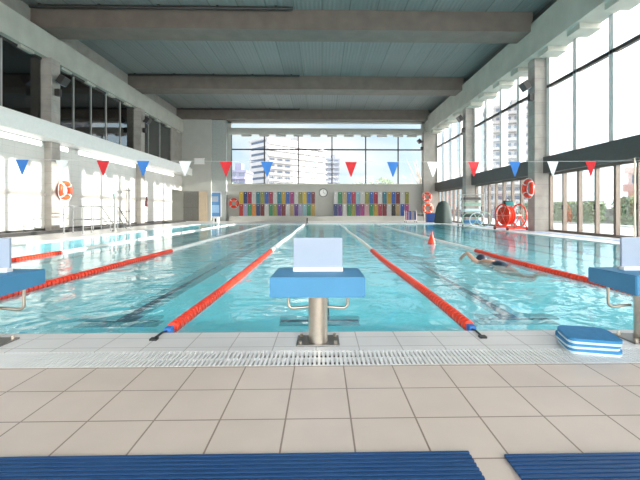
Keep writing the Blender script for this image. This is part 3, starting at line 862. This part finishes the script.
# low start board and far starting aids
t = thing('lane_cube', 'small white lane cube on the far pool edge at the left', 'lane cube', (-8.2, 30.2, 0))
MB().box(-.2, .2, -.2, .2, 0, .42, .02).build('body', M['whiteplastic'], t)
MB().box(-.06, .06, -.21, -.2, .08, .34).build('dark_mark', M['black'], t)
t = thing('warning_post', 'small dark post on the far pool edge near the lockers', 'post', (-1.1, 28.75, 0))
MB().cyl((0, 0, 0), (0, 0, .42), .05, seg=12).build('body', M['black'], t, True)
MB().cyl((0, 0, 0), (0, 0, .03), .12, seg=16).build('foot', M['black'], t, True)

# ------------------------------------------------------------------ far left corner: poster, wooden panel
t = thing('poster', 'blue poster with a pale centre on the far left pillar', 'poster', (-9.75, 35.48, 1.65))
MB().box(-.52, .52, -.02, .0, -1.25, .95).build('sheet', M['poster'], t)
MB().box(-.57, .57, -.03, -.0, -1.3, -1.25).box(-.57, .57, -.03, 0, .95, 1.0).box(-.57, -.52, -.03, 0, -1.3, 1).box(.52, .57, -.03, 0, -1.3, 1).build('frame', M['mull'], t)
MB().box(-.32, .3, -.028, -.02, .1, .6).build('picture', M['board'], t, label='pale upper picture')
MB().box(-.38, .38, -.028, -.02, -.9, -.2).build('text_block', mat('pale blue print', (.3, .5, .75), .5), t, label='pale blue lower block')
t = thing('wooden_panel', 'tall pale wooden panel leaning at the far left corner', 'panel', (-10.72, 35.1, 0))
MB().box(-.3, .3, -.03, .03, 0, 2.6, .005).build('board', M['wood'], t)
MB().box(-.36, -.3, -.05, .05, 0, 2.65).box(.3, .36, -.05, .05, 0, 2.65).box(-.36, .36, -.05, .05, 2.6, 2.68).build('frame', M['wood'], t)
t = thing('ledge_strip', 'short white sign above the blue poster', 'wall ledge', (-10.8, 35.28, 5.2))  # white plate standing in for a ledge line on the corner wall
MB().box(-.8, .2, -.03, 0, -.06, .0).box(-.8, .2, -.03, 0, .45, .5).build('frame', M['mull'], t)
MB().box(-.75, .15, -.015, 0, 0, .45).build('plate', M['whiteplastic'], t)
t = thing('storage_cage', 'tall grey barred gate in the far left corner of the hall', 'gate', (-12.5, 35.12, 0), R(-90))
b = MB()
for k in range(9): b.cyl((0, .05 + k * .155, 0.05), (0, .05 + k * .155, 2.6), .018, seg=6)
b.box(-.02, .02, 0, 1.35, 0, .09).box(-.02, .02, 0, 1.35, 2.58, 2.63).box(-.02, .02, 0, 1.35, 1.2, 1.25)
b.build('bars', M['steeldark'], t)
struct('door_1', MB().box(-12.5, -11.12, 35.2, 35.299, 0, 2.7), mat('grey door paint', (.27, .27, .25), .6))
# two bundled tall poles (dark/light) by the left wall near x=130 px
t = thing('pole_rack', 'upright rack of tall poles against the left wall', 'rack', (-12.1, 24.2, 0))
for k in range(4):
    MB().cyl((0, k * .16, .02), (0, k * .16, 2.45 - .1 * (k % 2)), .035, seg=10).build('pole', M['mull'] if k % 2 else M['steeldark'], t, True)
MB().box(-.25, .08, -.1, .6, .9, .95).box(-.25, .08, -.1, .6, 2.2, 2.25).box(-.28, .12, -.12, .62, 0, .04).build('bracket', M['steeldark'], t)
t = thing('fire_extinguisher', 'dark fire extinguisher hung on the left wall beyond the second column', 'fire extinguisher', (-12.555, 28.0, 1.25))
MB().lathe([(.06, 0), (.09, .02), (.09, .5), (.05, .6), (.03, .64)], (0, 0, 0), seg=18).build('cylinder', M['lk_maroon'], t, True)
MB().box(-.03, .03, -.07, .04, .62, .70).build('valve', M['black'], t)
MB().tube([(0, -.05, .66), (.05, -.14, .55), (.04, -.12, .2)], .012).build('hose', M['black'], t, True)

# portable access stairs with rails at the left pool side
t = thing('access_steps', 'tubular steel access steps with rails on the left deck', 'steps', (-10.45, 16.5, 0))
for sx, nm in ((-.4, 'inner'), (.4, 'outer')):
    MB().tube([(sx, 0, 0), (sx, 0, 1.08), (sx, .08, 1.17), (sx, 2.7, 1.17), (sx, 2.85, 1.12), (sx, 4.1, .06)], .024).build('handrail', M['greyrail'], t, True)
    for y in (.6, 2.1, 2.75): MB().cyl((sx, y, 0), (sx, y, 1.17), .02, seg=10).build('post', M['greyrail'], t, True)
    MB().tube([(sx, .6, .6), (sx, 2.1, .6)], .014).build('mid_rail', M['greyrail'], t, True)
    MB().tube([(sx, 2.75, .62), (sx, 2.9, .62), (sx, 3.6, .05)], .02).build('stringer', M['greyrail'], t, True)
MB().box(-.4, .4, .6, 2.1, .55, .60, .005).build('platform', M['greyrail'], t)
for k in range(3): MB().box(-.4, .4, 2.9 + .24 * k, 3.12 + .24 * k, .42 - .17 * k, .45 - .17 * k).build('step', M['greyrail'], t)
t = thing('chair_post', 'slim steel post with a green cap among the access steps', 'post', (-9.75, 18.4, 0))
MB().cyl((0, 0, 0), (0, 0, 1.65), .04, seg=12).build('pole', M['greyrail'], t, True)
MB().ball((0, 0, 1.7), .08).build('cap', M['green'], t, True, label='green cap')
MB().cyl((0, 0, 0), (0, 0, .05), .12, seg=16).build('base', M['steeldark'], t, True)

# ------------------------------------------------------------------ right deck objects
# lane-rope reel
t = thing('rope_reel', 'wheeled reel wound with red lane rope behind the nearest right column', 'reel', (9.55, 19.4, 0), R(10))
for sx in (-.55, .55):
    MB().tube([(sx, -.5, .1), (sx, 0, .72), (sx, .5, .1)], .03).build('side_frame', M['red'], t, True)
    MB().torus((sx * .86, 0, .72), (1, 0, 0), .56, .035, seg=28, sub=8).build('reel_wheel', M['red'], t, True)
    b = MB()
    for k in range(6):
        a = k * PI / 3; b.cyl((sx * .86, 0, .72), (sx * .86, .55 * math.cos(a), .72 + .55 * math.sin(a)), .014, seg=6)
    b.build('spokes', M['steel'], t)
    for y in (-.5, .5): MB().cyl((sx - .03, y, .08), (sx + .03, y, .08), .08, seg=14).build('castor', M['black'], t, True)
MB().cyl((-.62, 0, .72), (.62, 0, .72), .04).build('axle', M['steel'], t, True)
b = MB()
for ring in range(3):
    for k in range(4): b.torus((-.40 + k * .108, 0, .72), (1, 0, 0), .2 + ring * .11, .052, seg=22, sub=6)
b.build('wound_rope', M['red'], t, True)
MB().box(-.6, .6, -.53, -.47, .07, .13).box(-.6, .6, .47, .53, .07, .13).build('base_bar', M['red'], t)
t = thing('equipment_bag', 'dark bag with teal pocket on top of the rope reel', 'bag', (9.39, 19.37, 1.215))
MB().box(-.22, .2, -.16, .16, 0, .26, .06).build('body', M['tarp'], t, True)
MB().box(-.19, .17, -.23, -.162, .0, .2, .03).build('side_pocket', M['teal'], t, True)
MB().torus((0, 0, .26), (0, 1, 0), .1, .015, 0, PI, seg=12, sub=6).build('handle', M['black'], t, True)
# equipment rack with white wire shelves
t = thing('equipment_rack', 'white wire-shelf trolley on the right deck before the second column', 'rack', (9.15, 23.6, 0), R(0))
for sx in (-.65, .65):
    for sy in (-.4, .4):
        MB().cyl((sx, sy, .12), (sx, sy, 1.95), .022, seg=8).build('post', M['mullg'], t, True)
        MB().cyl((sx - .02, sy, .06), (sx + .02, sy, .06), .06, seg=12).build('wheel', M['black'], t, True)
for z in (.2, .55, .9, 1.25, 1.6, 1.93):
    b = MB()
    for k in range(7): b.cyl((-.65, -.4 + k * .1333, z), (.65, -.4 + k * .1333, z), .011, seg=6)
    b.cyl((-.65, -.4, z), (-.65, .4, z), .014, seg=6).cyl((.65, -.4, z), (.65, .4, z), .014, seg=6)
    b.build('wire_shelf', M['mullg'], t)
rl = ['lowest', 'second', 'third', 'fourth', 'top']
for k in range(5):
    c = ['foamblue', 'tarp', 'foamwhite', 'green', 'darkfascia'][k]
    bx = MB().box(-.5, .5, -.3, .3, 0, .16 + .03 * (k % 2), .03).build('foam_block', M[c])
    bx.location = (9.15, 23.6, (.2, .55, .9, 1.25, 1.6)[k] + .014)
    tag(bx, ['blue', 'dark green', 'pale', 'green', 'dark grey'][k] + ' foam block on the %s shelf of the white trolley' % rl[k], 'foam block')
# pale green hoops at its foot
for k in range(3):
    o = MB().torus((0, 0, 0), (0, 1, .25), .42, .03, seg=30, sub=8).build('hoop', M['green'] if k != 1 else M['foamwhite'], None, True)
    o.location = (8.75 + .42 * k, 22.85 - .1 * k, .44)
    tag(o, ('pale green hoop leaning on the white trolley, left one', 'pale white hoop leaning on the white trolley, middle one', 'pale green hoop leaning on the white trolley, right one')[k], 'hoop', 'hoops leaning on the trolley')

# covered trolley
b = MB()
prof = [(.62, 0), (.66, .12), (.60, .7), (.52, 1.2), (.36, 1.55), (.12, 1.68), (.001, 1.7)]
seg = 26; rings = []
for r_, z_ in prof:
    rings.append([b.bm.verts.new(((r_ + .05 * math.sin(k * 5) * (1 - z_ / 1.8)) * math.cos(2 * PI * k / seg), (r_ + .05 * math.sin(k * 5) * (1 - z_ / 1.8)) * math.sin(2 * PI * k / seg) * .8, z_)) for k in range(seg)])
for i in range(len(rings) - 1):
    for k in range(seg): b.bm.faces.new((rings[i][k], rings[i][(k + 1) % seg], rings[i + 1][(k + 1) % seg], rings[i + 1][k]))
b.bm.faces.new(rings[0][::-1])
o = b.build('covered_trolley', M['tarp'], None, True); o.location = (9.2, 29.2, 0)
tag(o, 'trolley under a dark green cover beside the second right column', 'covered trolley')
o2 = MB().box(-.45, .45, -.3, .3, 0, .75, .06).build('storage_box', M['lk_blue']); o2.location = (8.9, 31.2, 0)
tag(o2, 'blue plastic storage box behind the covered trolley', 'box')

# table and chairs in the far right corner
t = thing('side_table', 'small beige table in the far right corner', 'table', (8.35, 32.6, 0))
MB().box(-.5, .5, -.4, .4, .70, .74, .008).build('tabletop', M['beige'], t)
for sx in (-.44, .44):
    for sy in (-.34, .34): MB().cyl((sx, sy, 0), (sx, sy, .70), .02, seg=8).build('leg', M['mull'], t, True)
def chair(loc, rz, label):
    t = thing('plastic_chair', label, 'chair', loc, rz, 'beige plastic chairs by the table')
    MB().box(-.23, .23, -.22, .22, .42, .46, .015).build('seat', M['beige'], t)
    MB().box(-.23, .23, .19, .23, .50, .86, .015).build('backrest', M['beige'], t)
    for sx in (-.2, .2):
        MB().cyl((sx, .21, 0), (sx, .21, .8), .017, seg=8).build('leg', M['beige'], t, True)
        MB().cyl((sx, -.19, 0), (sx, -.19, .43), .017, seg=8).build('leg', M['beige'], t, True)
        MB().tube([(sx * 1.12, -.19, .44), (sx * 1.12, -.17, .65), (sx * 1.12, .2, .67)], .015, 8).build('armrest', M['beige'], t, True)
    return t
chair((7.55, 32.3, 0), R(100), 'beige plastic chair left of the corner table')
chair((9.1, 32.3, 0), R(-95), 'beige plastic chair right of the corner table')
# trolley of bright floats in the far right corner
t = thing('float_trolley', 'low trolley in the far right corner, left of the table', 'trolley', (7.1, 30.9, 0))
MB().box(-.45, .45, -.35, .35, .15, .2).build('shelf', M['mull'], t)
for sx in (-.42, .42):
    for sy in (-.32, .32):
        MB().cyl((sx, sy, .1), (sx, sy, .95), .018, seg=8).build('post', M['mull'], t, True)
        MB().cyl((sx - .02, sy, .05), (sx + .02, sy, .05), .05, seg=10).build('wheel', M['black'], t, True)
for k, (c, nm) in enumerate((('lk_magenta', 'magenta'), ('lk_lavender', 'lavender'), ('lk_blue', 'blue'), ('lk_pink', 'pink'), ('lk_cyan', 'pale cyan'), ('lk_purple', 'purple'))):
    o = MB().box(-.055, .055, -.22, .22, 0, .62 + .05 * (k % 3), .02).build('foam_float', M[c]); o.location = (7.1 - .33 + k * .132, 30.9, .202)
    tag(o, nm + ' foam float standing upright in the low trolley', 'float', 'foam floats in the low trolley')
# red cone buoy near the right rope
t = thing('cone_buoy', 'red cone buoy floating beside the right white rope floats', 'buoy', (3.42, 12.0, -.03)); t.scale = (.72, .72, .85)
MB().lathe([(.15, -.06), (.17, 0), (.15, .06), (.05, .30), (.03, .36)], (0, 0, 0), seg=20).build('cone', M['red'], t, True)
MB().cyl((0, 0, .35), (0, 0, .42), .018, seg=8).build('tip', M['red'], t, True)

# ------------------------------------------------------------------ swimmer
def skin_body(name, verts, edges, radii, m, parent, root=0, sub=2):
    me = bpy.data.meshes.new(name); me.from_pydata(verts, edges, [])
    me.materials.append(m)
    o = bpy.data.objects.new(name, me); COL.objects.link(o); o.parent = parent
    md = o.modifiers.new('skin', 'SKIN'); md.use_smooth_shade = True
    if not me.skin_vertices: me.attributes.new('x', 'FLOAT', 'POINT')
    return o, me
def swimmer():
    t = thing('person', 'swimmer in a dark cap doing front crawl beside the right red rope', 'person', (3.42, 7.3, -.115), R(6))
    bm = bmesh.new(); lay = bm.verts.layers.skin.verify()
    def v(p, r, rz=None):
        x = bm.verts.new(p); x[lay].radius = (r, rz or r); return x
    def link(*vs):
        for a, b in zip(vs, vs[1:]): bm.edges.new((a, b))
    pel = v((0, 0, -.02), .14, .11); pel[lay].use_root = True
    wst = v((0, .18, -.01), .13, .10); chest = v((0, .40, .01), .16, .12); sh = v((0, .54, .02), .12, .09)
    nk = v((0, .63, .04), .06); hd = v((0, .72, .055), .085); tp = v((0, .82, .05), .07)
    link(pel, wst, chest, sh, nk, hd, tp)
    def limb(a, pts): link(a, *[v(p, r) for p, r in pts])
    limb(sh, [((-.19, .55, .03), .06), ((-.28, .66, .15), .045), ((-.31, .76, .22), .042), ((-.32, .92, .14), .034), ((-.33, .99, .10), .026)])
    limb(sh, [((.19, .56, .0), .06), ((.23, .80, -.03), .045), ((.22, .95, -.03), .04), ((.20, 1.16, -.04), .03), ((.20, 1.22, -.04), .026)])
    for s, k in ((-1, .0), (1, .05)):
        limb(pel, [((s * .10, -.10, -.03), .10), ((s * .11, -.30, -.04 - k), .085), ((s * .11, -.50, -.05 - k), .06), ((s * .11, -.72, -.03 - k), .055), ((s * .10, -.92, -.02 + k), .036), ((s * .10, -1.06, .0 + k), .034), ((s * .10, -1.14, 0 + k), .022)])
    me = bpy.data.meshes.new('body'); bm.to_mesh(me); bm.free(); me.materials.append(M['skin'])
    o = bpy.data.objects.new('body', me); COL.objects.link(o); o.parent = t
    md = o.modifiers.new('skin', 'SKIN'); md.use_smooth_shade = True
    sb = o.modifiers.new('sub', 'SUBSURF'); sb.levels = 2; sb.render_levels = 2
    # fingers of both hands
    for (bx, by, bz, d) in ((-.33, 1.0, .09, Vector((0, .55, -.83))), (.20, 1.23, -.04, Vector((0, 1, -.05)))):
        b = MB()
        for k in range(4):
            L = (.065, .078, .074, .055)[k]; st = Vector((bx - .028 + k * .019, by, bz))
            b.tube([st - d * .03, st + d * L * .5, st + d * L + Vector((0, 0, -.012))], .0085, 6)
        b.tube([Vector((bx + .03, by - .03, bz)), Vector((bx + .055, by, bz - .01)), Vector((bx + .06, by + .03, bz - .02))], .0095, 6)
        b.build('fingers', M['skin'], t, True)
    MB().ball((0, .75, .075), .118, (.9, 1.12, .95), 20).build('swim_cap', M['suit'], t, True)
    MB().ball((0, .08, .01), .17, (1.0, 1.35, .72), 20).build('swimsuit', M['suit'], t, True)
swimmer()
